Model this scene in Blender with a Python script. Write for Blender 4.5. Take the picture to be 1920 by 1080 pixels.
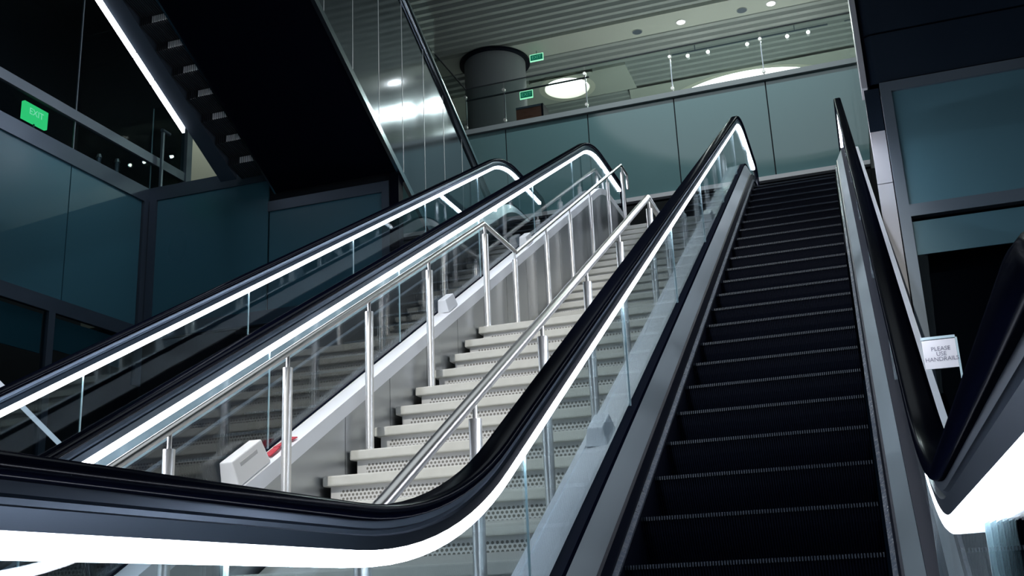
import bpy, bmesh, math, random
from mathutils import Vector, Matrix
random.seed(7)
for o in list(bpy.data.objects): bpy.data.objects.remove(o)
S = bpy.context.scene
COL = S.collection

# ------------------------------------------------------------------ camera
cam = bpy.data.cameras.new('camera'); camo = bpy.data.objects.new('camera', cam); COL.objects.link(camo)
R_ = Vector((0.94456485, 0.3254957, -0.04300919)); U_ = Vector((0.13004723, -0.25062995, 0.95930826)); F_ = Vector((-0.30147133, 0.91172209, 0.27906606))
M = Matrix((R_, U_, -F_)).transposed().to_4x4(); M.translation = (0, 0, .75)
camo.matrix_world = M
cam.sensor_width = 36; cam.lens = 36*1991.643/1920; cam.clip_end = 200
S.camera = camo
S.view_settings.view_transform = 'Standard'; S.view_settings.look = 'None'
S.view_settings.exposure = 0.0; S.view_settings.gamma = 1; S.view_settings.use_curve_mapping = False

# ------------------------------------------------------------------ world and added fill lights
W = bpy.data.worlds.new('world'); S.world = W; W.use_nodes = True
W.node_tree.nodes['Background'].inputs[0].default_value = (.10, .22, .42, 1)
W.node_tree.nodes['Background'].inputs[1].default_value = .010

def area(name, loc, rot, sx, sy, power, color, spread=180):
    l = bpy.data.lights.new(name, 'AREA'); l.shape = 'RECTANGLE'; l.size = sx; l.size_y = sy; l.energy = power; l.color = color
    l.spread = math.radians(spread)
    o = bpy.data.objects.new(name, l); COL.objects.link(o); o.location = loc; o.rotation_euler = rot
    return o
def spot(name, loc, target, power, color, angle, blend):
    l = bpy.data.lights.new(name, 'SPOT'); l.energy = power; l.color = color; l.spot_size = math.radians(angle); l.spot_blend = blend; l.shadow_soft_size = .05
    o = bpy.data.objects.new(name, l); COL.objects.link(o); o.location = loc
    o.rotation_euler = (Vector(target)-Vector(loc)).to_track_quat('-Z', 'Y').to_euler()
    return o
area('lobby_fill', (-1.5, -4.0, 6.0), (math.radians(55), 0, 0), 6, 4, 72, (.70, .86, 1.0))  # added soft fill behind the camera, no visible source
spot('stair_fill_spot', (-1.8, -3.5, 8.6), (-2.5, 7.2, 2.5), 3000, (1.0, .975, .90), 34, .6)  # added unseen spot that brightens the stair fronts
for wx in (-5.0, -2.6, -.2): spot('wall_fill_beam', (wx, 17.5, 13.95), (wx, 20.0, 8.6), 300, (.90, 1.0, 1.0), 110, 1.0).data.shadow_soft_size = .08  # added unseen beams that brighten the teal fascia
area('side_room_fill', (-11.0, 14.9, 11.5), (0, 0, 0), 1.2, 1.2, 90, (1.0, .97, .85))  # added unseen fill that brightens the beige wall

# ------------------------------------------------------------------ materials
def mat(name, base, rough=.5, metal=0., spec=.5, emit=None, estr=0., coat=0., noise=None, bump=None, aniso=0.):
    m = bpy.data.materials.new(name); m.use_nodes = True
    nt = m.node_tree; b = nt.nodes['Principled BSDF']
    b.inputs['Base Color'].default_value = (*base, 1); b.inputs['Roughness'].default_value = rough; b.inputs['Metallic'].default_value = metal
    b.inputs['Specular IOR Level'].default_value = spec; b.inputs['Coat Weight'].default_value = coat
    if emit: b.inputs['Emission Color'].default_value = (*emit, 1); b.inputs['Emission Strength'].default_value = estr
    if noise:   # (scale xyz, amount) : slight wear and brushed variation of colour and roughness
        tc = nt.nodes.new('ShaderNodeTexCoord'); mp = nt.nodes.new('ShaderNodeMapping'); mp.inputs['Scale'].default_value = noise[0]
        nz = nt.nodes.new('ShaderNodeTexNoise'); nz.inputs['Scale'].default_value = 1.; nz.inputs['Detail'].default_value = 2
        nt.links.new(tc.outputs['Object'], mp.inputs[0]); nt.links.new(mp.outputs[0], nz.inputs['Vector'])
        mr = nt.nodes.new('ShaderNodeMapRange'); mr.inputs[1].default_value = .3; mr.inputs[2].default_value = .7
        mr.inputs[3].default_value = max(.02, rough-noise[1]); mr.inputs[4].default_value = rough+noise[1]
        nt.links.new(nz.outputs[0], mr.inputs[0]); nt.links.new(mr.outputs[0], b.inputs['Roughness'])
        mx = nt.nodes.new('ShaderNodeMix'); mx.data_type = 'RGBA'
        mx.inputs[6].default_value = (*[c*(1-noise[1]) for c in base], 1); mx.inputs[7].default_value = (*[min(1, c*(1+noise[1])) for c in base], 1)
        nt.links.new(nz.outputs[0], mx.inputs[0]); nt.links.new(mx.outputs[2], b.inputs['Base Color'])
        if bump:
            bp = nt.nodes.new('ShaderNodeBump'); bp.inputs['Strength'].default_value = bump; bp.inputs['Distance'].default_value = .01
            nt.links.new(nz.outputs[0], bp.inputs['Height']); nt.links.new(bp.outputs[0], b.inputs['Normal'])
    return m
def glass(name, tint, ior=1.45, refl=1.0, rough=.0):
    m = bpy.data.materials.new(name); m.use_nodes = True; nt = m.node_tree
    for n in list(nt.nodes): nt.nodes.remove(n)
    out = nt.nodes.new('ShaderNodeOutputMaterial'); mix = nt.nodes.new('ShaderNodeMixShader')
    tr = nt.nodes.new('ShaderNodeBsdfTransparent'); tr.inputs[0].default_value = (*tint, 1)
    gl = nt.nodes.new('ShaderNodeBsdfGlossy'); gl.inputs[0].default_value = (refl, refl, refl, 1); gl.inputs['Roughness'].default_value = rough
    fr = nt.nodes.new('ShaderNodeFresnel'); ge = nt.nodes.new('ShaderNodeNewGeometry')
    mr = nt.nodes.new('ShaderNodeMapRange'); mr.inputs[3].default_value = ior; mr.inputs[4].default_value = 1/ior   # same reflectance on both faces of the sheet
    nt.links.new(ge.outputs['Backfacing'], mr.inputs[0]); nt.links.new(mr.outputs[0], fr.inputs[0])
    nt.links.new(fr.outputs[0], mix.inputs[0]); nt.links.new(tr.outputs[0], mix.inputs[1]); nt.links.new(gl.outputs[0], mix.inputs[2]); nt.links.new(mix.outputs[0], out.inputs[0])
    return m
def emis(name, color, strength):
    m = bpy.data.materials.new(name); m.use_nodes = True; nt = m.node_tree
    for n in list(nt.nodes): nt.nodes.remove(n)
    out = nt.nodes.new('ShaderNodeOutputMaterial'); e = nt.nodes.new('ShaderNodeEmission')
    e.inputs[0].default_value = (*color, 1); e.inputs[1].default_value = strength
    nt.links.new(e.outputs[0], out.inputs[0]); return m
def perforated(name, base, dark, p=.024, r=.33):
    m = mat(name, base, .4, .0); nt = m.node_tree; b = nt.nodes['Principled BSDF']; L = nt.links.new
    tc = nt.nodes.new('ShaderNodeTexCoord'); sp = nt.nodes.new('ShaderNodeSeparateXYZ'); L(tc.outputs['Object'], sp.inputs[0])
    def mth(op, a, c=None):
        n = nt.nodes.new('ShaderNodeMath'); n.operation = op
        for i, v in enumerate((a, c)):
            if v is None: continue
            if isinstance(v, (int, float)): n.inputs[i].default_value = v
            else: L(v, n.inputs[i])
        return n.outputs[0]
    u = mth('DIVIDE', sp.outputs[0], p); v = mth('DIVIDE', sp.outputs[2], p*.866)
    row = mth('FLOOR', v); off = mth('MULTIPLY', mth('FLOORED_MODULO', row, 2.), .5)
    fu = mth('SUBTRACT', mth('FRACT', mth('ADD', u, off)), .5); fv = mth('MULTIPLY', mth('SUBTRACT', mth('FRACT', v), .5), .866)
    d = mth('SQRT', mth('ADD', mth('MULTIPLY', fu, fu), mth('MULTIPLY', fv, fv)))
    hole = mth('LESS_THAN', d, r)
    inx = mth('MULTIPLY', mth('GREATER_THAN', sp.outputs[0], .09), mth('LESS_THAN', sp.outputs[0], 1.60))
    inz = mth('MULTIPLY', mth('GREATER_THAN', sp.outputs[2], p*.866), mth('LESS_THAN', sp.outputs[2], p*.866*5))
    hole = mth('MULTIPLY', hole, mth('MULTIPLY', inx, inz))
    mx = nt.nodes.new('ShaderNodeMix'); mx.data_type = 'RGBA'; mx.inputs[6].default_value = (*base, 1); mx.inputs[7].default_value = (*dark, 1)
    L(hole, mx.inputs[0]); L(mx.outputs[2], b.inputs['Base Color'])
    return m

LEDC = (.88, .90, 1.0)
def rubber(name, base, k, rough):
    m = bpy.data.materials.new(name); m.use_nodes = True; nt = m.node_tree
    for n in list(nt.nodes): nt.nodes.remove(n)
    out = nt.nodes.new('ShaderNodeOutputMaterial'); mix = nt.nodes.new('ShaderNodeMixShader'); mix.inputs[0].default_value = k
    d = nt.nodes.new('ShaderNodeBsdfDiffuse'); d.inputs[0].default_value = (*base, 1)
    g = nt.nodes.new('ShaderNodeBsdfGlossy'); g.inputs[0].default_value = (.9, .95, 1, 1); g.inputs['Roughness'].default_value = rough
    nt.links.new(d.outputs[0], mix.inputs[1]); nt.links.new(g.outputs[0], mix.inputs[2]); nt.links.new(mix.outputs[0], out.inputs[0]); return m
m_gask = rubber('black_gasket', (.003, .005, .014), .012, .3)
m_rubber = rubber('black_handrail_rubber', (.002, .003, .010), .022, .16)
m_profile = mat('satin_rail_metal', (.15, .195, .26), .30, 1.0)
m_led = emis('white_led', LEDC, 17.0)
m_glass = glass('balustrade_glass', (.80, .875, .90), 1.5)
m_edge = mat('glass_edge', (.55, .70, .74), .2, .0)
m_deck = mat('satin_aluminium_deck', (.60, .63, .66), .38, .55, noise=((2, .5, 2), .12))
m_indeck = mat('inner_deck_steel', (.33, .39, .42), .42, .6, noise=((2, .5, 2), .12))
m_outdeck = mat('outer_deck_white', (.86, .88, .92), .42, .25, noise=((2, .5, 2), .08))
m_black = mat('black_plastic', (.002, .004, .012), .45, 0, .15)
m_brush = mat('skirt_brush', (.05, .065, .09), .7, noise=((60, 60, 60), .5))
m_step = mat('black_escalator_step', (.0022, .004, .011), .5, 0, .12)
m_stepnose = mat('step_nose_highlight', (.024, .037, .056), .45, .2)  # lighter colour paints the light caught by each step nose
m_steel = mat('brushed_stainless', (.46, .485, .51), .30, 1.0, noise=((.5, 1.2, .25), .05))
m_post = mat('satin_stainless_tube', (.80, .79, .77), .36, .85)
m_rail = mat('satin_stainless_rail', (.52, .52, .52), .28, 1.0)
m_tread = mat('pale_stone_tread', (.60, .60, .565), .62, noise=((14, 14, 14), .09))
m_riser = perforated('perforated_riser', (.60, .60, .60), (.17, .165, .15), r=.32)
m_riserback = mat('riser_metal', (.50, .50, .49), .4)
m_clad = mat('mirror_steel_cladding', (.22, .25, .29), .085, 1.0, noise=((.9, .9, .35), .02), bump=.10)
m_seam = mat('bright_seam_metal', (.75, .77, .80), .45, .5)
m_soffit = mat('black_soffit', (.001, .002, .009), .6, 0, .1)
m_rib = mat('ribbed_soffit', (.045, .047, .055), .4, .2)
m_ribglint = mat('painted_step_glint', (.97, .97, .97), .6, .0)  # near-white colour imitating light glints on the ribbed strip
m_chrome = mat('chrome_edge', (.45, .52, .58), .16, 1.0)
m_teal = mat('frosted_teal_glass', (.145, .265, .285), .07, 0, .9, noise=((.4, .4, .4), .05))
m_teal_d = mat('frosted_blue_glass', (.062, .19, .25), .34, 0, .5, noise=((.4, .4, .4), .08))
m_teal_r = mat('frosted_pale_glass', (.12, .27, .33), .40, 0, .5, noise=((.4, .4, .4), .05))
m_frame = mat('grey_metal_frame', (.20, .245, .295), .40, .5, noise=((1, 1, 1), .06))
m_frame_d = mat('dark_metal_frame', (.10, .135, .18), .42, .5, noise=((1, 1, 1), .06))
m_ledge = mat('pale_ledge', (.30, .34, .36), .5)
m_slat = mat('grey_ceiling_slat', (.38, .42, .42), .55)
m_board = mat('pale_ceiling_board', (.52, .56, .52), .6)
m_col = mat('grey_column_paint', (.27, .29, .32), .5)
m_dark = mat('dark_wall_paint', (.010, .014, .022), .8)
m_fascia = mat('dark_blue_fascia', (.014, .027, .050), .36, .3, noise=((.6, .6, .6), .1))
m_white = mat('white_metal_panel', (.70, .70, .74), .45)
m_floor = mat('dark_stone_floor', (.045, .05, .06), .35, noise=((2, 2, 2), .15))
m_ufloor = mat('pale_upper_floor', (.40, .42, .40), .5)
m_beige = mat('beige_wall_paint', (.45, .47, .42), .7)
m_skyl = emis('skylight_diffuser', (.95, 1.0, .95), 4.0)
m_atri = emis('atrium_skylight_diffuser', (.90, .97, 1.0), 1.0)
m_lamp = emis('lamp_lens', (1., 1., .95), 4.0)
m_spot = emis('spot_lens', (1., 1., .95), 12.0)
m_cove = mat('pale_light_recess', (.75, .76, .66), .6)
m_exit = emis('green_exit_face', (.05, .85, .26), 1.1)
m_exit2 = emis('green_exit_pale', (.10, .60, .36), .55)
m_exitd = emis('green_exit_dim', (.01, .20, .12), .5)
m_exitb = emis('green_exit_bright', (.35, 1.0, .60), 1.2)
m_wood = mat('red_brown_wood', (.16, .07, .05), .5, noise=((3, 3, 20), .25))
m_acryl = glass('clear_acrylic', (.93, .95, .96), 1.45)
m_cglass = glass('clear_guard_glass', (.90, .95, .94), 1.5)
m_dglass = glass('dark_guard_glass', (.72, .80, .82), 1.5, .12)
m_gglass = glass('thin_guard_glass', (.90, .95, .94), 1.45, .12)
m_paper = mat('white_paper', (.80, .79, .82), .6)
m_ink = mat('grey_print', (.22, .22, .27), .6)
m_red = mat('red_tape', (.55, .03, .05), .5)
m_block = mat('white_plastic_block', (.74, .74, .74), .45)
m_blockd = mat('grey_block_slot', (.50, .50, .50), .5)
m_cblock = mat('pale_grey_plastic', (.70, .73, .78), .3)
m_bluelamp = emis('blue_lamp', (.35, .65, 1.0), 1.0)

# ------------------------------------------------------------------ mesh helpers
class MB:
    def __init__(s): s.v = []; s.f = []; s.mi = []; s.cur = 0
    def add(s, vs, fs):
        k = len(s.v); s.v += [tuple(v) for v in vs]; s.f += [[i+k for i in f] for f in fs]; s.mi += [s.cur]*len(fs); return s
    def box(s, x0, x1, y0, y1, z0, z1):
        v = [(x, y, z) for x in (x0, x1) for y in (y0, y1) for z in (z0, z1)]
        return s.add(v, [(0, 1, 3, 2), (4, 6, 7, 5), (0, 4, 5, 1), (2, 3, 7, 6), (0, 2, 6, 4), (1, 5, 7, 3)])
    def prism(s, poly, x0, x1):           # polygon in (y, z), extruded along x
        n = len(poly); v = [(x0, *p) for p in poly]+[(x1, *p) for p in poly]
        return s.add(v, [list(range(n))[::-1], list(range(n, 2*n))]+[(i, (i+1) % n, n+(i+1) % n, n+i) for i in range(n)])
    def prism_axis(s, poly, a, b, ax):    # polygon in the two other axes, extruded along ax
        def P(t, p): q = list(p); q.insert(ax, t); return tuple(q)
        n = len(poly); v = [P(a, p) for p in poly]+[P(b, p) for p in poly]
        return s.add(v, [list(range(n))[::-1], list(range(n, 2*n))]+[(i, (i+1) % n, n+(i+1) % n, n+i) for i in range(n)])
    def sweep(s, path, x, prof, caps=True):   # path in (y, z); closed profile of (dx, dn)
        N = len(prof); nr = normals(path); vs = []
        for (y, z), (ny, nz) in zip(path, nr):
            vs += [(x+dx, y+ny*dn, z+nz*dn) for dx, dn in prof]
        fs = [(i*N+j, i*N+(j+1) % N, (i+1)*N+(j+1) % N, (i+1)*N+j) for i in range(len(path)-1) for j in range(N)]
        if caps: fs += [list(range(N))[::-1], [len(vs)-N+j for j in range(N)]]
        return s.add(vs, fs)
    def curtain(s, ys, ztop, zbot, x0, x1):   # thin upright slab between two curves of y
        vs = []
        for y in ys: vs += [(x0, y, zbot(y)), (x1, y, zbot(y)), (x1, y, ztop(y)), (x0, y, ztop(y))]
        fs = [(i*4+j, i*4+(j+1) % 4, i*4+4+(j+1) % 4, i*4+4+j) for i in range(len(ys)-1) for j in range(4)]
        k = len(vs); return s.add(vs, fs+[(3, 2, 1, 0), (k-4, k-3, k-2, k-1)])
    def cyl(s, c, r, h, ax=2, n=24, r2=None):
        r2 = r if r2 is None else r2; o = [i for i in range(3) if i != ax]; vs = []
        for rr, t in ((r, 0), (r2, h)):
            for i in range(n):
                a = 2*math.pi*i/n; p = list(c); p[o[0]] += rr*math.cos(a); p[o[1]] += rr*math.sin(a); p[ax] += t; vs.append(tuple(p))
        return s.add(vs, [list(range(n))[::-1], list(range(n, 2*n))]+[(i, (i+1) % n, n+(i+1) % n, n+i) for i in range(n)])
    def build(s, name, m, parent=None, smooth=False, bevel=0, loc=None):
        me = bpy.data.meshes.new(name); me.from_pydata(s.v, [], s.f); me.update()
        bm = bmesh.new(); bm.from_mesh(me); bmesh.ops.recalc_face_normals(bm, faces=bm.faces)
        if bevel: bmesh.ops.bevel(bm, geom=bm.edges[:], offset=bevel, segments=2, affect='EDGES', profile=.5)
        bm.to_mesh(me); bm.free()
        ms = m if isinstance(m, (list, tuple)) else [m]
        for q in ms: me.materials.append(q)
        if len(ms) > 1:
            for p, i in zip(me.polygons, s.mi): p.material_index = i
        o = bpy.data.objects.new(name, me); COL.objects.link(o)
        if parent: o.parent = parent
        if loc: o.location = loc
        if smooth:
            for p in me.polygons: p.use_smooth = True
            try: me.set_sharp_from_angle(angle=math.radians(smooth if smooth is not True else 40))
            except Exception: pass
        return o
def normals(path):
    out = []
    n = len(path)
    for i in range(n):
        t = Vector((0, 0))
        a = Vector(path[i])-Vector(path[i-1]) if i > 0 else None; b = Vector(path[i+1])-Vector(path[i]) if i < n-1 else None
        if a is not None: a.normalize()
        if b is not None: b.normalize()
        if a is None: t = b; k = 1
        elif b is None: t = a; k = 1
        else:
            t = (a+b).normalized(); k = 1/max(.5, t.dot(a))
        out.append((-t.y*k, t.x*k))
    return out
def offset(path, dn): return [(y+ny*dn, z+nz*dn) for (y, z), (ny, nz) in zip(path, normals(path))]
def interp(curve):
    def f(y):
        if y <= curve[0][0]: return curve[0][1]
        for (a, za), (b, zb) in zip(curve, curve[1:]):
            if y <= b: return za+(zb-za)*(y-a)/max(1e-9, b-a)
        return curve[-1][1]
    return f
def tag(o, label=None, cat=None, group=None, kind=None):
    if label: o['label'] = label
    if cat: o['category'] = cat
    if group: o['group'] = group
    if kind: o['kind'] = kind
    return o
def empty(name, loc=(0, 0, 0), rz=0):
    o = bpy.data.objects.new(name, None); COL.objects.link(o); o.location = loc; o.rotation_euler = (0, 0, rz); o.empty_display_size = .1
    return o
def struct(o, label=None): return tag(o, label, None, None, 'structure')
def copy_tree(o, parent=None):
    c = o.copy(); COL.objects.link(c); c.parent = parent
    for ch in [x for x in bpy.data.objects if x.parent == o]: copy_tree(ch, c)
    return c
def text(name, body, size, m, parent, loc, rot, align='CENTER'):
    cu = bpy.data.curves.new(name, 'FONT'); cu.body = body; cu.size = size; cu.align_x = align; cu.align_y = 'CENTER'; cu.extrude = .0006; cu.space_line = .9
    t = bpy.data.objects.new(name, cu); COL.objects.link(t)
    bpy.context.view_layer.update()
    me = bpy.data.meshes.new_from_object(t.evaluated_get(bpy.context.evaluated_depsgraph_get()))
    bpy.data.objects.remove(t); me.name = name; me.materials.clear(); me.materials.append(m)
    o = bpy.data.objects.new(name, me); COL.objects.link(o); o.parent = parent; o.location = loc; o.rotation_euler = rot
    return o

INC = 0.5052966; CI, SI = math.cos(INC), math.sin(INC)
TOP = 5.58                                     # height of the upper landing
def frange(a, b, n): return [a+(b-a)*i/n for i in range(n+1)]

# escalator reference curve: top of the handrail, in (y, z)
def esc_path(y0, y1, zf=.960, n=-1.08, Rl=2.0, Ru=2.3, zt=.975+TOP):
    n_w = n+.75*CI                             # in world height
    yl = (CI*zf-n_w)/SI; yu = (CI*zt-n_w)/SI
    tl = Rl*math.tan(INC/2); tu = Ru*math.tan(INC/2)
    p = [(y, zf) for y in frange(y0, yl-tl, 4)]
    for i in range(1, 13):
        a = INC*i/12; p.append((yl-tl+Rl*math.sin(a), zf+Rl*(1-math.cos(a))))
    ys, zs = p[-1]; ye = yu-tu*CI; ze = zt-tu*SI
    for i in range(1, 25): p.append((ys+(ye-ys)*i/24, zs+(ze-zs)*i/24))
    for i in range(1, 13):
        a = INC*(1-i/12); p.append((yu+tu-Ru*math.sin(a), zt-Ru*(1-math.cos(a))))
    p += [(y, zt) for y in frange(yu+tu, y1, 4)[1:]]
    return p

# ------------------------------------------------------------------ the setting
struct(MB().box(-14, 6, -6, 34, -.2, 0).build('floor', m_floor))
struct(MB().box(-10.1, .34, 15.3, 26, TOP-.3, TOP-.001).build('floor_landing', m_floor))
# upper storey: fascia, slab, floor
wb = struct(MB().box(-9.6, .62, 20.03, 20.3, 8.36, 10.45).build('wall_back', m_dark), 'teal glass fascia across the back')
xs = [-8.45, -6.6, -4.77, -2.94, -1.09, .60]
for a, b in zip([-9.6]+xs[:-1], xs):
    MB().box(a+.012, b-.012, 20.0, 20.025, 8.42, 10.44).build('frosted_panel', m_teal, wb)
struct(MB().box(-9.6, .62, 19.93, 20.12, 10.45, 10.56).build('trim_1', m_ledge), 'pale ledge along the top of the teal fascia')
struct(MB().box(-9.6, .62, 19.96, 20.1, 8.33, 8.415).build('trim_2', m_white), 'pale bottom edge of the teal fascia')
struct(MB().box(-14, 6, 20.3, 34, 8.36, 10.45).build('floor_upper', m_ufloor))
struct(MB().box(-14, 6, 25.5, 25.7, TOP-.3, 8.4).build('wall_landing', m_dark))
struct(MB().box(-14, 6, 34, 34.2, 10.45, 14.6).build('wall_upper', m_board))
# slatted ceiling: corrugated slat fields with two plain board bands
c = MB()
def slats(y0, y1, xa=-14, xb=6):
    n = max(1, round((y1-y0)/.29)); p = (y1-y0)/n
    for i in range(n):
        y = y0+i*p
        c.prism([(y+.015, 14.29), (y+.055, 14.20), (y+p-.12, 14.20), (y+p-.01, 14.29)], xa, xb)
slats(17.3, 23.05); slats(-4, 5.4); slats(5.4, 17.3, -14, -6.9); slats(5.4, 17.3, 4.9, 6)
slats(23.95, 25.2); slats(25.2, 26.7, -4.9, 6); slats(26.7, 33.9, -14, -5.2); slats(26.7, 33.9, 1.2, 6)
# plain boards with a round opening
def holed(x0, x1, y0, y1, cx, cy, r, n=64):
    b = MB(); vs = []
    for i in range(n):
        a = 2*math.pi*i/n; dx, dy = math.cos(a), math.sin(a)
        t = min([((x1-cx)/dx if dx > 0 else (x0-cx)/dx) if abs(dx) > 1e-6 else 1e9, ((y1-cy)/dy if dy > 0 else (y0-cy)/dy) if abs(dy) > 1e-6 else 1e9])
        for z in (14.19, 14.30): vs += [(cx+r*dx, cy+r*dy, z), (cx+t*dx, cy+t*dy, z)]
    fs = []
    for i in range(n):
        j = (i+1) % n; A, B = 4*i, 4*j
        fs += [(A, B, B+1, A+1), (A+2, A+3, B+3, B+2), (A, A+2, B+2, B)]
    return b.add(vs, fs)
ceil = struct(c.build('ceiling', m_slat), 'grey slatted ceiling')
bandm = MB(); bandm.box(-14, 6, 23.08, 23.93, 14.19, 14.30)
# second band holds the round skylight
bandm.box(-14, -7.6, 25.22, 26.68, 14.19, 14.30); bandm.box(-5.8, -4.9, 25.22, 26.68, 14.19, 14.30)
bandm.build('ceiling_board', m_board, ceil)
holed(-7.6, -5.8, 25.22, 26.68, -6.70, 25.92, .78).build('ceiling_board', m_board, ceil)
holed(-5.2, 1.2, 26.72, 33.9, -2.0, 29.85, 3.12).build('ceiling_board', m_board, ceil)
holed(-6.9, 4.9, 5.42, 17.28, -1.0, 11.35, 5.7).build('ceiling_board', m_board, ceil)
MB().box(-14, 6, -4, 34, 14.75, 14.85).build('ceiling_backing', m_dark, ceil)
co = struct(MB().cyl((-8.05, 23.75, 10.45), .80, 3.75, n=64).build('column', m_col, smooth=True), 'round grey column on the upper floor')
MB().cyl((-8.05, 23.75, 14.12), .92, .06, n=64).build('ceiling_collar', m_black, co, smooth=True)

# left side: frosted wall running along, with glazing above and below
wl = struct(MB().box(-10.32, -10.26, 3, 13.0, 4.75, 7.1).build('wall_left', m_dark))
for a, b in ((3.1, 4.68), (4.70, 6.33), (6.35, 7.98), (8.0, 9.63), (9.65, 11.28), (11.30, 12.84)):
    MB().box(-10.26, -10.235, a, b, 4.9, 6.9).build('frosted_panel', m_teal_d, wl)
MB().box(-10.27, -10.20, 3, 13.0, 6.90, 7.14).build('top_frame', m_frame_d, wl)
MB().box(-10.27, -10.20, 3, 13.0, 4.70, 4.90).build('bottom_frame', m_frame_d, wl)
MB().box(-10.27, -10.20, 12.86, 13.0, 4.0, 6.90).build('corner_frame', m_frame_d, wl)
w1 = struct(MB().box(-10.25, -10.235, 3, 11.285, 7.14, 12).build('window_1', m_dglass), 'upper left glazing, near pane')
w2 = struct(MB().box(-10.25, -10.235, 11.305, 13.84, 7.14, 12).build('window_2', m_dglass), 'upper left glazing, far pane')
MB().box(-10.252, -10.233, 11.285, 11.305, 7.14, 12).build('glass_joint', m_frame, w2)
MB().box(-10.27, -10.20, 3, 13.84, 7.59, 7.74).build('transom', m_frame, w1)
MB().box(-10.30, -10.18, 13.84, 13.98, 7.0, 9.2).build('end_frame', m_frame, w2)
w3 = struct(MB().box(-10.25, -10.235, 3, 13, 0, 4.70).build('window_3', m_dglass), 'lower left glazing below the frosted wall')
for a, b, z in ((8.9, 11.02, 4.12), (11.25, 12.6, 4.22)):
    MB().box(-10.30, -10.28, a, b, z, 4.66).build('frosted_strip', m_teal_d, w3)
MB().box(-10.29, -10.20, 11.05, 11.17, 0, 4.7).build('mullion', m_frame_d, w3)
# short front-facing frosted wall at the corner
wf = struct(MB().box(-10.2, -8.07, 13.05, 13.12, 4.7, 7.1).box(-8.07, -6.05, 13.05, 13.12, 4.7, 7.6).build('wall_front', m_dark))
MB().box(-10.06, -8.08, 13.0, 13.03, 4.9, 6.93).build('frosted_panel', m_teal_d, wf)
MB().box(-8.05, -6.20, 13.0, 13.03, 4.9, 6.42).build('frosted_panel', m_teal_d, wf)
MB().box(-10.2, -8.07, 12.97, 13.05, 6.93, 7.15).build('top_frame', m_frame_d, wf)
MB().box(-8.07, -6.08, 12.97, 13.05, 6.42, 6.58).build('top_frame', m_frame_d, wf)
MB().box(-10.19, -10.06, 12.97, 13.05, 4.7, 6.93).build('side_frame', m_frame_d, wf)
MB().box(-6.20, -6.08, 12.97, 13.05, 4.7, 6.42).build('side_frame', m_frame_d, wf)
MB().box(-10.2, -6.08, 12.97, 13.05, 4.7, 4.9).build('bottom_frame', m_frame_d, wf)
MB().box(-6.06, -5.92, 12.95, 13.1, 4.0, 6.72).build('end_jamb', m_soffit, wf)
struct(MB().box(-14, -8.6, 16.0, 16.2, 6.0, 12).build('wall_side_room', m_beige), 'beige wall beyond the corner')
struct(MB().box(-12.7, -12.6, 3, 14.1, 7.1, 12.3).build('wall_side', m_dark))
struct(MB().box(-12.6, -10.3, 14.0, 14.1, 7.1, 12.3).build('wall_partition', m_dark))
struct(MB().box(-12.7, -10.32, 3, 14.0, 7.0, 7.1).build('floor_side', m_floor))
struct(MB().box(-12.7, -10.2, 3, 14.1, 10.9, 11.0).build('ceiling_side', m_dark))
struct(MB().box(-14.2, -14, -6, 34, 0, 14.5).build('wall_outer_left', m_dark))
struct(MB().box(6, 6.2, -6, 34, 0, 14.5).build('wall_outer_right', m_dark))

# right side: frontal wall with dark fascia, white jamb and framed frosted glass
wr = empty('wall_right', (0, 9, 0)); struct(wr)
f = MB()
def fascia(z0, z1):
    r = .10; pl = [(6, 0), (6, .3), (.365, .3), (.365, r)]
    for i in range(1, 9):
        a = math.pi/2*i/8; pl.append((.365+r-r*math.cos(a), r-r*math.sin(a)))
    f.prism_axis(pl, z0, z1, 2)
fascia(4.90, 5.355); fascia(5.375, 6.4); fascia(6.42, 9)
f.build('fascia_panel', m_fascia, wr, smooth=30)
MB().box(.38, 6, .03, .28, 4.9, 9).build('fascia_backing', m_soffit, wr)
MB().box(.315, .362, .0, .25, 4.87, 10).build('white_jamb', m_white, wr)
MB().box(.33, .452, .05, .12, 0, 3.985).build('jamb_panel', m_white, wr)
MB().box(.33, .452, .05, .12, 3.993, 4.47).build('jamb_panel', m_white, wr)
MB().box(.33, .452, .05, .12, 4.472, 4.87).build('jamb_shade', m_fascia, wr)  # dark colour standing in for the shadow on the upper jamb
MB().box(.46, .548, -.03, .06, 0, 4.88).build('side_frame', m_frame, wr)
MB().box(.548, 4, -.03, .06, 4.79, 4.88).build('top_frame', m_frame, wr)
MB().box(.548, 4, -.03, .06, 3.64, 3.745).build('transom', m_frame, wr)
MB().box(.548, 4, .0, .03, 3.745, 4.79).build('frosted_panel', m_teal_r, wr)
MB().box(.548, 4, .005, .03, 3.31, 3.60).build('frosted_strip', m_teal_r, wr)
MB().box(.548, 4, .0, .02, 0, 3.31).build('dark_glazing', m_dglass, wr)
MB().box(.46, 6, .25, .30, 0, 4.88).build('dark_room_wall', m_soffit, wr)

# ------------------------------------------------------------------ escalators
def rounded(w, h, r, n=4):     # rounded rectangle hanging below dn = 0
    pts = []
    for cx, cy, a0 in ((w-r, -r, 0), (-w+r, -r, 90), (-w+r, -h+r, 180), (w-r, -h+r, 270)):
        for i in range(n+1):
            a = math.radians(a0+90*i/n); pts.append((cx+r*math.cos(a), cy+r*math.sin(a)))
    return pts
HR = rounded(.040, .036, .016)
def clip_path(path, ya, yb):
    f = interp(path)
    return [(ya, f(ya))]+[p for p in path if ya+1e-3 < p[0] < yb-1e-3]+[(yb, f(yb))]

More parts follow.
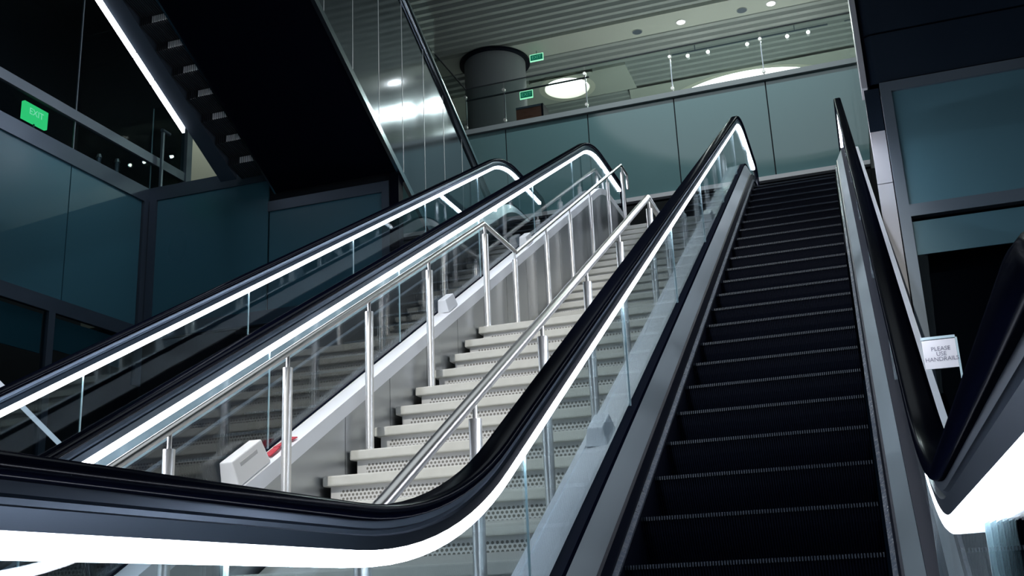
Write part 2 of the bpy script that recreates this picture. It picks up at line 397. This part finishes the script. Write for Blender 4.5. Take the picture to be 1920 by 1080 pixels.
def build_step():
    s = MB(); n = 90; w = 1.0/n
    prof = [(.0, .0)]+[(.012+.10*(t/6)**1.6, -.206*(t/6)) for t in range(1, 7)]
    def strip(x0, x1, d):
        pl = [(y-(d if i else d*.4), z) for i, (y, z) in enumerate(prof)]
        pl = [(.40, d-.008)]+[(pl[0][0], d-.008)]+pl[1:]+[(.40, -.206)]
        s.prism(pl, x0, x1)
    for i in range(n):
        s.cur = 0; strip(i*w, i*w+w*.52, .011)
        strip(i*w+w*.52, (i+1)*w, 0)
    # lip of each cleat at the nose, highlight painted in lighter colour
    s.cur = 1
    for i in range(n): s.box(i*w+.001, i*w+w*.5, -.0165, .004, -.012, .0045)
    return s
STEP_ME = None
def escalator(x_l, x_r, y0, y1, joint, label, y0r=None, wd=.150):
    global STEP_ME
    root = empty('escalator', ((x_l+x_r)/2, y0, 0)); tag(root, label, 'escalator'); ox, oy = (x_l+x_r)/2, y0
    inv = Matrix.Translation((-ox, -oy, 0))
    def B(mb, name, m, **k):
        mb.v = [(x-ox, y-oy, z) for x, y, z in mb.v]; return mb.build(name, m, root, **k)
    for side, xg in ((-1, x_l), (1, x_r)):
        ya = y0 if side < 0 or y0r is None else y0r
        path = esc_path(ya, y1)
        # handrail with its two newel loops
        r = .26; hp = []
        for i in range(0, 13):
            a = math.pi*i/12; hp.append((ya-r*math.sin(a), path[0][1]-r-r*math.cos(a)))
        hp += path[1:]
        for i in range(1, 13):
            a = math.pi*i/12; hp.append((y1+r*math.sin(a), path[-1][1]-r+r*math.cos(a)))
        B(MB().sweep(hp, xg, HR), 'handrail', m_rubber, smooth=45)
        # slim metal profile under the rubber
        B(MB().sweep(path, xg, [(.018, -.036), (-.018, -.036), (-.020, -.053), (-.012, -.057), (-.012, -.066), (-.023, -.070), (-.019, -.100), (.019, -.100), (.023, -.070), (.012, -.066), (.012, -.057), (.020, -.053)]), 'rail_profile', m_profile, smooth=35)
        top = interp(offset(path, -.134)); bot = interp(offset(path, -.63))
        js = [joint+1.7*k for k in range(-3, 9)]; js = [ya]+[j for j in js if ya+.3 < j < y1-.3]+[y1]
        for a, b in zip(js, js[1:]):
            B(MB().sweep(clip_path(path, a+.002, b-.002), xg, [(.019, -.101), (-.019, -.101), (-.019, -.130), (-.014, -.135), (.014, -.135), (.019, -.130)]), 'light_strip', m_led)
            ys = sorted({a+.004, b-.004, *[p[0] for p in path if a < p[0] < b]})
            B(MB().curtain(ys, top, bot, xg-.004, xg+.004), 'glass_panel', m_glass)
            if b < y1-.1: B(MB().box(xg-.004, xg+.004, b-.0025, b+.0025, bot(b), top(b)), 'glass_edge', m_edge)
        s = side; w_ = wd if side > 0 else .150     # s points to the outer side
        B(MB().sweep(path, xg, [(s*.012, -.60), (-s*.034, -.60), (-s*.034, -.64), (s*.012, -.64)]), 'gasket', m_gask)
        B(MB().sweep(path, xg, [(s*.012, -.605), (s*w_, -.622), (s*w_, -.66), (s*.012, -.66)]), 'outer_deck', m_outdeck)
        B(MB().sweep(path, xg, [(s*(w_-.014), -.612), (s*(w_+.016), -.618), (s*(w_+.016), -.70), (s*(w_+.008), -.70), (s*(w_+.008), -.63), (s*(w_-.014), -.624)]), 'outer_trim', m_outdeck)
        xi = -s*(.082 if side < 0 else .092)
        B(MB().sweep(path, xg, [(-s*.030, -.615), (xi, -.735), (xi, -.76), (-s*.030, -.66)]), 'inner_deck', m_indeck)
        B(MB().sweep(path, xg, [(xi+s*.004, -.733), (xi-s*.010, -.745), (xi-s*.018, -.80), (xi-s*.018, -.90), (xi, -.90)]), 'skirt_guard', m_black)
        B(MB().sweep(path, xg, [(xi-s*.018, -.815), (xi-s*.036, -.828), (xi-s*.036, -.84), (xi-s*.018, -.845)]), 'skirt_brush', m_brush)
        B(MB().sweep(path, xg, [(xi-s*.008, -.88), (xi-s*.02, -.88), (xi-s*.02, -1.15), (xi-s*.008, -1.15)]), 'skirt_panel', m_step)
        # outer cladding in narrow panels, above the ground
        ct = interp(offset(path, -.69)); xo = xg+s*(w_+.010)
        lo = lambda y: max(0.002, ct(y)-1.75)
        B(MB().curtain(frange(ya+.05, y1-.05, 60), ct, lo, xo-s*.030, xo-s*.022), 'cladding_backing', m_seam)
        y = ya+.05
        while y < y1-.1:
            yb = min(y+.62, y1-.05)
            B(MB().curtain(frange(y+.003, yb-.003, 6), ct, lo, xo-s*.020, xo), 'cladding_panel', m_steel)
            y = yb
    # steps
    if STEP_ME is None:
        o = B(build_step(), 'step', [m_step, m_stepnose]); STEP_ME = o.data
        for v in STEP_ME.vertices: v.co += Vector((ox, oy, 0))
        bpy.data.objects.remove(o)
    yl = (2.0-.75*CI)/SI
    for k in range(-6, 34):
        y = 4.24+.3725*k; z = .094+.75+.206*k
        z = min(max(z, .03), TOP-.03)
        if y > 14.6 or y < .3: continue
        o = bpy.data.objects.new('step', STEP_ME); COL.objects.link(o); o.parent = root
        o.location = ((x_l+x_r)/2-.5-ox+.0-.03, y-oy, z)
    return root
E1 = escalator(-1.087, .136, .55, 14.45, 3.34, 'right-hand escalator with black ribbed steps rising in the foreground', y0r=.74)
E2 = escalator(-4.275, -3.040, .60, 14.45, 3.24, 'escalator left of the white staircase with two lit balustrades', wd=.100)
P1 = esc_path(.55, 14.45)

# blocks fixed on the outer decks
zd = interp(offset(P1, -.612))
def deck_block(root, x, y, w, l, h, m, slot=None):
    b = MB(); d = .10
    b.add([(x-w/2, -l/2, 0), (x+w/2, -l/2, 0), (x+w/2, l/2, 0), (x-w/2, l/2, 0), (x-w*.34, -l/2+d*.15, h), (x+w*.34, -l/2+d*.15, h), (x+w*.34, l/2-d*.1, h), (x-w*.34, l/2-d*.1, h)],
          [(3, 2, 1, 0), (4, 5, 6, 7), (0, 1, 5, 4), (1, 2, 6, 5), (2, 3, 7, 6), (3, 0, 4, 7)])
    b.v = [(vx-root.location.x, vy, vz) for vx, vy, vz in b.v]
    o = b.build('anti_slide_block', m, root, bevel=.006)
    o.location = (0, y-root.location.y, zd(y)); o.rotation_euler = (INC, 0, 0)
    if slot:
        q = MB().box(x+w*.36-.006-root.location.x, x+w*.40-root.location.x, -l*.28, l*.25, h*.62, h*.78).build('label_slot', slot, o); q.rotation_euler = (0, 0, 0)
for yy in (4.66,): deck_block(E2, -2.985, yy, .105, .32, .13, m_block, m_blockd)
for yy in (7.42, 9.55): deck_block(E2, -2.985, yy, .095, .22, .10, m_cblock)
for yy in (4.72, 9.4): deck_block(E1, -1.165, yy, .105, .20, .085, m_cblock)

# ------------------------------------------------------------------ staircase
RISE, RUN = .18, .323
XA, XB = -2.922, -1.262
st = empty('staircase', (XA, 2.8, 0)); tag(st, 'pale staircase with perforated risers between the two escalators', 'staircase')
def nose(k): return (7.904-(16-k)*RUN, RISE*k) if k <= 16 else (9.10+(k-17)*RUN, RISE*k)
tread_b = None; riser_b = None
for k in range(1, 32):
    y, z = nose(k)
    depth = 1.22 if k == 16 else (1.7 if k == 31 else RUN+.02)
    t = MB().box(0, XB-XA, 0, depth, -.058, 0)
    if k in (16, 31) or tread_b is None:
        o = t.build('step' if k not in (16, 31) else 'landing', m_tread, st, bevel=.009)
        if k not in (16, 31): tread_b = o
    else:
        o = tread_b.copy(); COL.objects.link(o)
    o.location = (0, y-2.8, z)
    if riser_b is None:
        r = riser_b = MB().box(.03, XB-XA-.005, 0, .012, 0, .122).build('riser', m_riser, o)
    else:
        r = riser_b.copy(); COL.objects.link(r); r.parent = o
    r.location = (0, .045, -.180)
MB().prism([(2.9, .02), (nose(16)[0]+.1, nose(16)[1]-.25), (9.0, nose(16)[1]-.25), (nose(31)[0]+.1, TOP-.25), (15, TOP-.25), (15, TOP-.6), (9.2, nose(16)[1]-.65), (8.0, nose(16)[1]-.65), (3.6, .02)], .03, XB-XA-.03).build('stringer', m_riserback, st, loc=(0, -2.8, 0))

# ------------------------------------------------------------------ stair railings
def circ(r, n=12, c=(0, 0)): return [(c[0]+r*math.cos(2*math.pi*i/n), c[1]+r*math.sin(2*math.pi*i/n)) for i in range(n)]
def railing(x, label, r):
    root = empty('stair_railing', (x, 3.8, 0)); tag(root, label, 'railing', 'stair railings')
    h = .89; y1, z1 = nose(16); y2 = 9.10-RUN; y3, z3 = nose(31)
    ya, za = nose(1)
    pts = [(ya-.35, za+h-.18), (ya-.05, za+h-.03), (y1+.02, z1+h), (y2, z1+h), (y3+.12, TOP+h+.065), (y3+.50, TOP+h+.06), (y3+.52, TOP+h-.16)]
    b = MB().sweep([(y-3.8, z) for y, z in pts], 0, circ(r, 16)); b.build('rail', m_rail, root, smooth=50)
    def railz(y):
        return interp(pts)(y)
    posts = [2.875, 3.845, 4.81, 5.77, 6.74, 7.96, 8.74, 9.80, 10.78, 11.79, 12.80, 13.80]
    for y in posts:
        # foot stands on the tread below
        k = 0
        for j in range(1, 32):
            if nose(j)[0] <= y-.02: k = j
        zf = nose(k)[1] if k else 0; zr = railz(y)
        p = MB().cyl((0, y-3.8, zf), .026, zr-zf-.085, n=20, r2=.026).build('post', m_post, root, smooth=50)
        MB().cyl((0, y-3.8, zr-.087), .010, .075, n=12).build('neck', m_post, p, smooth=50)
        MB().cyl((0, y-3.8, zf), .04, .008, n=20).build('base_flange', m_post, p, smooth=50)
    return root
railing(-2.85, 'bright stainless railing along the left edge of the stairs, beside the steel cladding', .020)
railing(-1.446, 'stainless railing on the right side of the stairs, beside the foreground escalator', .025)

# ------------------------------------------------------------------ overhead flight descending away (upper left)
def zdn(y, n): return (n-y*SI)/CI+.75
ov = empty('escalator', (-5.9, 13, TOP)); tag(ov, 'dark overhead escalator seen from below, with stainless side cladding', 'escalator')
def B4(mb, name, m, **k):
    mb.v = [(x+5.9, y-13, z-TOP) for x, y, z in mb.v]; return mb.build(name, m, ov, **k)
NB, NT = 11.46, 14.06
ys = frange(5.0, 13.0, 4)
y = 4.32
seams = []
while y < 19.5: seams.append(y); y += .797
zb = lambda y: max(TOP+.002, zdn(y, NB+.06)); zt = lambda y: max(TOP+.05, zdn(y, NT))
for a, b in zip(seams, seams[1:]):
    B4(MB().curtain(frange(a+.004, b-.004, 4), zt, zb, -5.925, -5.90), 'cladding_panel', m_clad)
    B4(MB().curtain(frange(a-.006, a+.006, 1), zt, zb, -5.926, -5.896), 'seam', m_seam)
B4(MB().curtain(frange(4.4, 19.2, 10), zt, zb, -5.95, -5.93), 'cladding_backing', m_seam)
sl = lambda n0, n1, ya, yb: [(ya, zdn(ya, n0)), (yb, zdn(yb, n0)), (yb, zdn(yb, n1)), (ya, zdn(ya, n1))]
B4(MB().prism(sl(NB-.03, NB+.07, 4.3, 15.0), -5.94, -5.885), 'bottom_edge_trim', m_chrome)
tubep = [(y, zdn(y, NT+.05)) for y in (4.3, 19.0)]
B4(MB().sweep(tubep, -5.91, circ(.085, 16)), 'top_edge_tube', m_chrome, smooth=50)
B4(MB().prism(sl(NB, NB+.15, 4.3, 12.95), -7.93, -5.945), 'soffit', m_soffit)
B4(MB().prism(sl(NB+.16, NT-.8, 4.3, 12.95), -7.9, -5.96), 'truss', m_soffit)
B4(MB().prism(sl(NB-.012, NB+.01, 4.3, 12.95), -7.945, -7.915), 'soffit_trim', m_chrome)
# ribbed strip: shallow return steps with lengthwise ribs
rb = MB()
k = 0; y = 5.0
while y < 12.6:
    yb = y+.352
    for i in range(14):
        x = -8.385+i*.0325
        rb.prism([(y, zdn(y, NB+.0)), (yb, zdn(yb, NB+.10)), (yb, zdn(yb, NB+.14)), (y, zdn(y, NB+.14))], x, x+.018)
        if i >= 6: rb.cur = 1; rb.box(x, x+.018, y-.012, y, zdn(y, NB+.005), zdn(y, NB+.085)); rb.cur = 0  # pale inserts on one half only, shaped as painted glints
    y = yb
B4(rb, 'ribbed_soffit', [m_rib, m_ribglint])
B4(MB().prism(sl(NB+.12, NB+.3, 4.3, 12.6), -8.40, -7.93), 'ribbed_soffit_back', m_soffit)
B4(MB().prism(sl(NB, NB+.15, 4.3, 12.62), -8.66, -8.395), 'side_deck', m_frame_d)
for a, b in ((4.4, 10.62), (10.64, 11.02), (11.04, 11.76)):
    B4(MB().prism(sl(NB-.02, NB+.05, a, b), -8.745, -8.705), 'light_strip', m_led)
B4(MB().curtain(frange(4.4, 14.4, 4), lambda y: zdn(y, NT+.95), lambda y: zdn(y, NT+.1), -5.918, -5.906), 'glass_panel', m_cglass)

# ------------------------------------------------------------------ upper floor: guard, lights, signs
gd = empty('glass_guard', (-3.5, 20.02, 10.56)); tag(gd, 'clear glass guard with slim posts on the ledge above the teal fascia', 'guard')
def BG(mb, name, m, **k):
    mb.v = [(x+3.5, y-20.02, z-10.56) for x, y, z in mb.v]; return mb.build(name, m, gd, **k)
gx = [-7.5, -6.6, -4.77, -2.94, -1.09, .60]
for a, b in zip(gx, gx[1:]):
    BG(MB().box(a+.02, b-.02, 20.0, 20.012, 10.56, 11.57), 'glass_panel', m_gglass)
BG(MB().box(-7.5, .62, 19.995, 20.017, 11.565, 11.585), 'top_edge', m_dark)
BG(MB().box(-7.5, -7.485, 15.0, 20.0, 10.56, 11.57), 'glass_panel', m_gglass)
BG(MB().box(-7.505, -7.48, 15.0, 20.0, 11.565, 11.585), 'top_edge', m_dark)
BG(MB().cyl((-7.5, 20.10, 11.34), .02, 2.8, ax=0, n=12), 'handrail', m_dark)
for x in gx:
    p = BG(MB().box(x-.010, x+.010, 20.03, 20.07, 10.56, 11.40), 'post', m_chrome)
    for z in (10.66, 11.38):
        q = MB().cyl((x+3.5, -.045, z-10.56), .035, .06, ax=1, n=14).build('glass_clamp', m_post, p)
gs = tag(MB().box(.50, .512, 11.5, 19.9, 6.6, 10.9).build('glass_screen', m_cglass), 'tall clear glass screen seen edge-on above the right escalator', 'glass')

def disc_light(x, y, r, label, depth=.25, lens=None):
    o = empty('ceiling_light', (x, y, 14.19)); tag(o, label, 'light')
    n = 64; vs = []; 
    for rr, z in ((r+.16, 0), (r, 0.0), (r, depth), (r+.16, depth)):
        vs += [(rr*math.cos(2*math.pi*i/n), rr*math.sin(2*math.pi*i/n), z) for i in range(n)]
    fs = [(j*n+i, j*n+(i+1) % n, ((j+1) % 4)*n+(i+1) % n, ((j+1) % 4)*n+i) for j in range(4) for i in range(n)]
    MB().add(vs, fs).build('recess_ring', m_cove, o, smooth=40)
    MB().cyl((0, 0, depth-.02), r-.01, .01, n=64).build('diffuser', lens or m_skyl, o)
    return o
disc_light(-6.70, 25.92, .62, 'round ceiling light in a pale recess, right of the grey column', .30)
disc_light(-2.0, 29.85, 2.95, 'huge round ceiling light cut off by the ledge, upper right', .06)
disc_light(-1.0, 11.35, 5.5, 'wide dim round skylight over the escalators, mirrored in the teal fascia', .2, m_atri)
for x, l in ((-3.115, 'round white downlight in the plain ceiling band, nearer the middle'), (-.93, 'round white downlight at the top edge of the picture')):
    o = empty('downlight', (x, 23.62, 14.19)); tag(o, l, 'light', 'downlights in the ceiling band')
    MB().cyl((0, 0, -.012), .125, .012, n=32).build('rim', m_white, o, smooth=40)
    MB().cyl((0, 0, -.016), .10, .006, n=32).build('lens', m_lamp, o)
    spot('downlight_beam', (x, 23.62, 14.16), (x, 23.62, 10), 300, (.96, 1.0, .95), 130, .6)
for x, l in ((-4.22, 'round grey speaker in the ceiling band, left of the downlight'), (-1.63, 'round grey speaker in the ceiling band between the two downlights')):
    o = empty('ceiling_speaker', (x, 23.66, 14.19)); tag(o, l, 'speaker', 'ceiling speakers')
    MB().cyl((0, 0, -.012), .13, .012, n=32).build('rim', m_slat, o, smooth=40); MB().cyl((0, 0, -.015), .115, .006, n=32).build('grille', m_frame_d, o)
tr = tag(MB().box(-3.6, .3, 24.92, 24.96, 14.03, 14.06).box(-3.01, -2.99, 24.93, 24.95, 14.06, 14.2).box(-.51, -.49, 24.93, 24.95, 14.06, 14.2).build('light_track', m_frame_d), 'thin dark track carrying the row of spotlights', 'track')
for i, (x, l) in enumerate(((-3.19, 'leftmost spotlight of the row over the lit circle'), (-2.67, 'second spotlight from the left of the row'), (-1.68, 'third spotlight from the left, alone between the two pairs'), (-.69, 'fourth spotlight from the left of the row'), (-.18, 'rightmost spotlight of the row, near the white jamb'))):
    o = empty('spotlight', (x, 24.94, 14.03)); tag(o, l, 'light', 'spotlights on the ceiling track')
    MB().cyl((0, 0, -.09), .012, .09, n=10).build('stem', m_white, o)
    b = MB().cyl((0, 0, 0), .045, .14, ax=1, n=20, r2=.035).build('can', m_white, o, smooth=40); b.location = (0, -.07, -.13)
    MB().cyl((0, -.012, 0), .043, .010, ax=1, n=20).build('lens', m_spot, b)
    spot('spotlight_beam', (x, 24.82, 13.9), (x, 23.4, 10.45), 260, (.96, 1.0, .95), 110, .6)
def exit_sign(loc, rz, label, w=.36, h=.20, style='edge'):
    o = empty('exit_sign', loc, rz); tag(o, label, 'sign')
    if style == 'edge':
        MB().box(-w/2, w/2, -.010, .010, -h, 0).build('panel', m_exitd, o)
        fr = MB(); t = .014
        fr.box(-w/2, w/2, -.013, .013, -t, 0); fr.box(-w/2, w/2, -.013, .013, -h, -h+.026); fr.box(-w/2, -w/2+t, -.013, .013, -h, 0); fr.box(w/2-t, w/2, -.013, .013, -h, 0)
        fr.build('lit_edge', m_exitb, o)
        text('lettering', 'EXIT', h*.62, m_exit2, o, (0, -.014, -h*.48), (math.radians(90), 0, 0))
        MB().cyl((0, 0, 0), .008, .09, n=8).build('hanger', m_frame_d, o)
    else:
        MB().box(-w/2, w/2, -.03, .03, -h, 0).build('housing', m_exit, o, bevel=.008)
        text('lettering', 'EXIT', h*.5, m_exitb, o, (0, -.034, -h*.45), (math.radians(90), 0, 0))
        (MB().cyl((0, 0, 7.1-loc[2]), .012, loc[2]-7.1-h, n=8).build('stand', m_frame_d, o) if loc[2] < 8 else MB().cyl((0, 0, 0), .008, .1, n=8).build('hanger', m_frame_d, o))
    return o
exit_sign((-6.83, 23.5, 14.06), 0, 'edge-lit green exit sign hanging from the ceiling, right of the column top')
exit_sign((-6.97, 22.9, 12.77), 0, 'edge-lit green exit sign low beside the column, above the wooden box', .34, .21)
exit_sign((-10.65, 10.95, 7.745), math.radians(90), 'bright green exit sign behind the glazing at far left', .46, .27, 'box')
exit_sign((-4.95, 22.5, 8.85+.08), 0, 'tiny green exit sign glimpsed under the fascia above the stair top', .30, .2, 'box')
wd = empty('wooden_cabinet', (-6.78, 22.6, 10.30)); tag(wd, 'red-brown wooden cabinet top showing above the ledge beside the column', 'cabinet')
MB().box(-.32, .32, -.2, .2, 0, 1.75).build('body', m_wood, wd); MB().box(.32, .37, -.22, .22, 0, 1.80).build('side_frame', m_black, wd); MB().box(-.32, .32, -.22, .22, 1.75, 1.80).build('top', m_frame_d, wd)

# ------------------------------------------------------------------ left corner details
gp = empty('guard_post', (-10.14, 13.145, 7.15)); tag(gp, 'guard post with a short handrail stub at the left corner', 'post')
MB().box(-.02, .02, -.02, .02, 0, 1.02).build('post', m_frame, gp); q = MB().cyl((0, -.034, 1.05), .03, .20, ax=1, n=14).build('rail_stub', m_frame_d, gp)
ge = empty('glass_guard', (-9.3, 13.10, 7.15)); tag(ge, 'clear glass guard on the frosted wall at the left corner', 'guard')
MB().box(-1.0, .6, -.006, .006, 0, 1.45).build('glass_panel', m_gglass, ge); MB().box(-1.012, -1.0, -.008, .008, 0, 1.45).build('glass_edge', m_edge, ge)
for y, z, l in ((12.25, 7.28, 'left of two pale stubs imitating glints behind the corner glazing'), (12.66, 7.36, 'right of two pale stubs imitating glints behind the corner glazing')):
    o = empty('glint_stub', (-10.6, y, z)); tag(o, l, 'glint', 'imitated glints behind the glazing')  # added pale stubs that imitate dim reflected glints
    MB().cyl((0, 0, 0), .035, .18, n=14).build('body', m_frame, o, smooth=40); MB().cyl((0, 0, .18), .05, .06, n=14, r2=.03).build('lens', m_post, o, smooth=40)
lt = empty('light_tube', (-7.0, 6.6, 2.94)); tag(lt, 'slanting pair of white light tubes glimpsed through the far left balustrade', 'light')
for dx in (0, .035):
    MB().sweep([(y-6.6, zdn(y, NB)-zdn(6.6, NB)) for y in (6.6, 8.1)], dx, circ(.012, 8)).build('tube', emis('dim_tube', (.75, .85, 1.0), .7), lt)

# ------------------------------------------------------------------ sign holder and tape
sy = 4.30; sz = interp(offset(esc_path(.74, 14.45), -.61))(sy)
sz += .016
sh = empty('sign_holder', (.295, sy, sz)); tag(sh, 'clear acrylic sign reading PLEASE USE HANDRAILS beside the right handrail', 'sign')
MB().box(-.068, .060, -.003, .003, 0, 1.640-sz).build('acrylic_panel', m_acryl, sh)
fr = MB(); H = 1.640-sz
fr.box(-.068, .062, -.006, .006, H-.010, H); fr.box(.055, .062, -.006, .006, 0, H)
fr.build('acrylic_edge', m_edge, sh)
MB().box(-.066, .054, -.007, -.004, H-.125, H-.014).build('paper', m_paper, sh)
text('lettering', 'PLEASE\nUSE\nHANDRAILS', .0225, m_ink, sh, (-.002, -.0078, H-.070), (math.radians(90), 0, 0))
MB().box(-.068, .062, -.012, .012, 0, .012).build('foot', m_edge, sh)
rt = MB(); zz = zd(4.86)
rt.add([(-.03, -.08, .002), (.02, -.09, .002), (.03, .0, .012), (-.02, .01, .006), (-.025, .02, .006), (.015, .005, .012), (.05, .16, .003), (.0, .17, .003),
        (-.03, -.08, .008), (.02, -.09, .008), (.03, .0, .018), (-.02, .01, .012), (-.025, .02, .012), (.015, .005, .018), (.05, .16, .009), (.0, .17, .009)],
       [(3, 2, 1, 0), (8, 9, 10, 11), (0, 1, 9, 8), (1, 2, 10, 9), (2, 3, 11, 10), (3, 0, 8, 11), (7, 6, 5, 4), (12, 13, 14, 15), (4, 5, 13, 12), (5, 6, 14, 13), (6, 7, 15, 14), (7, 4, 12, 15)])
ro = rt.build('red_tape', m_red, None, loc=(-2.985, 4.93, zd(4.93)+.004)); ro.rotation_euler = (INC, 0, 0)
tag(ro, 'scrap of red tape on the pale deck just above the white block', 'tape')
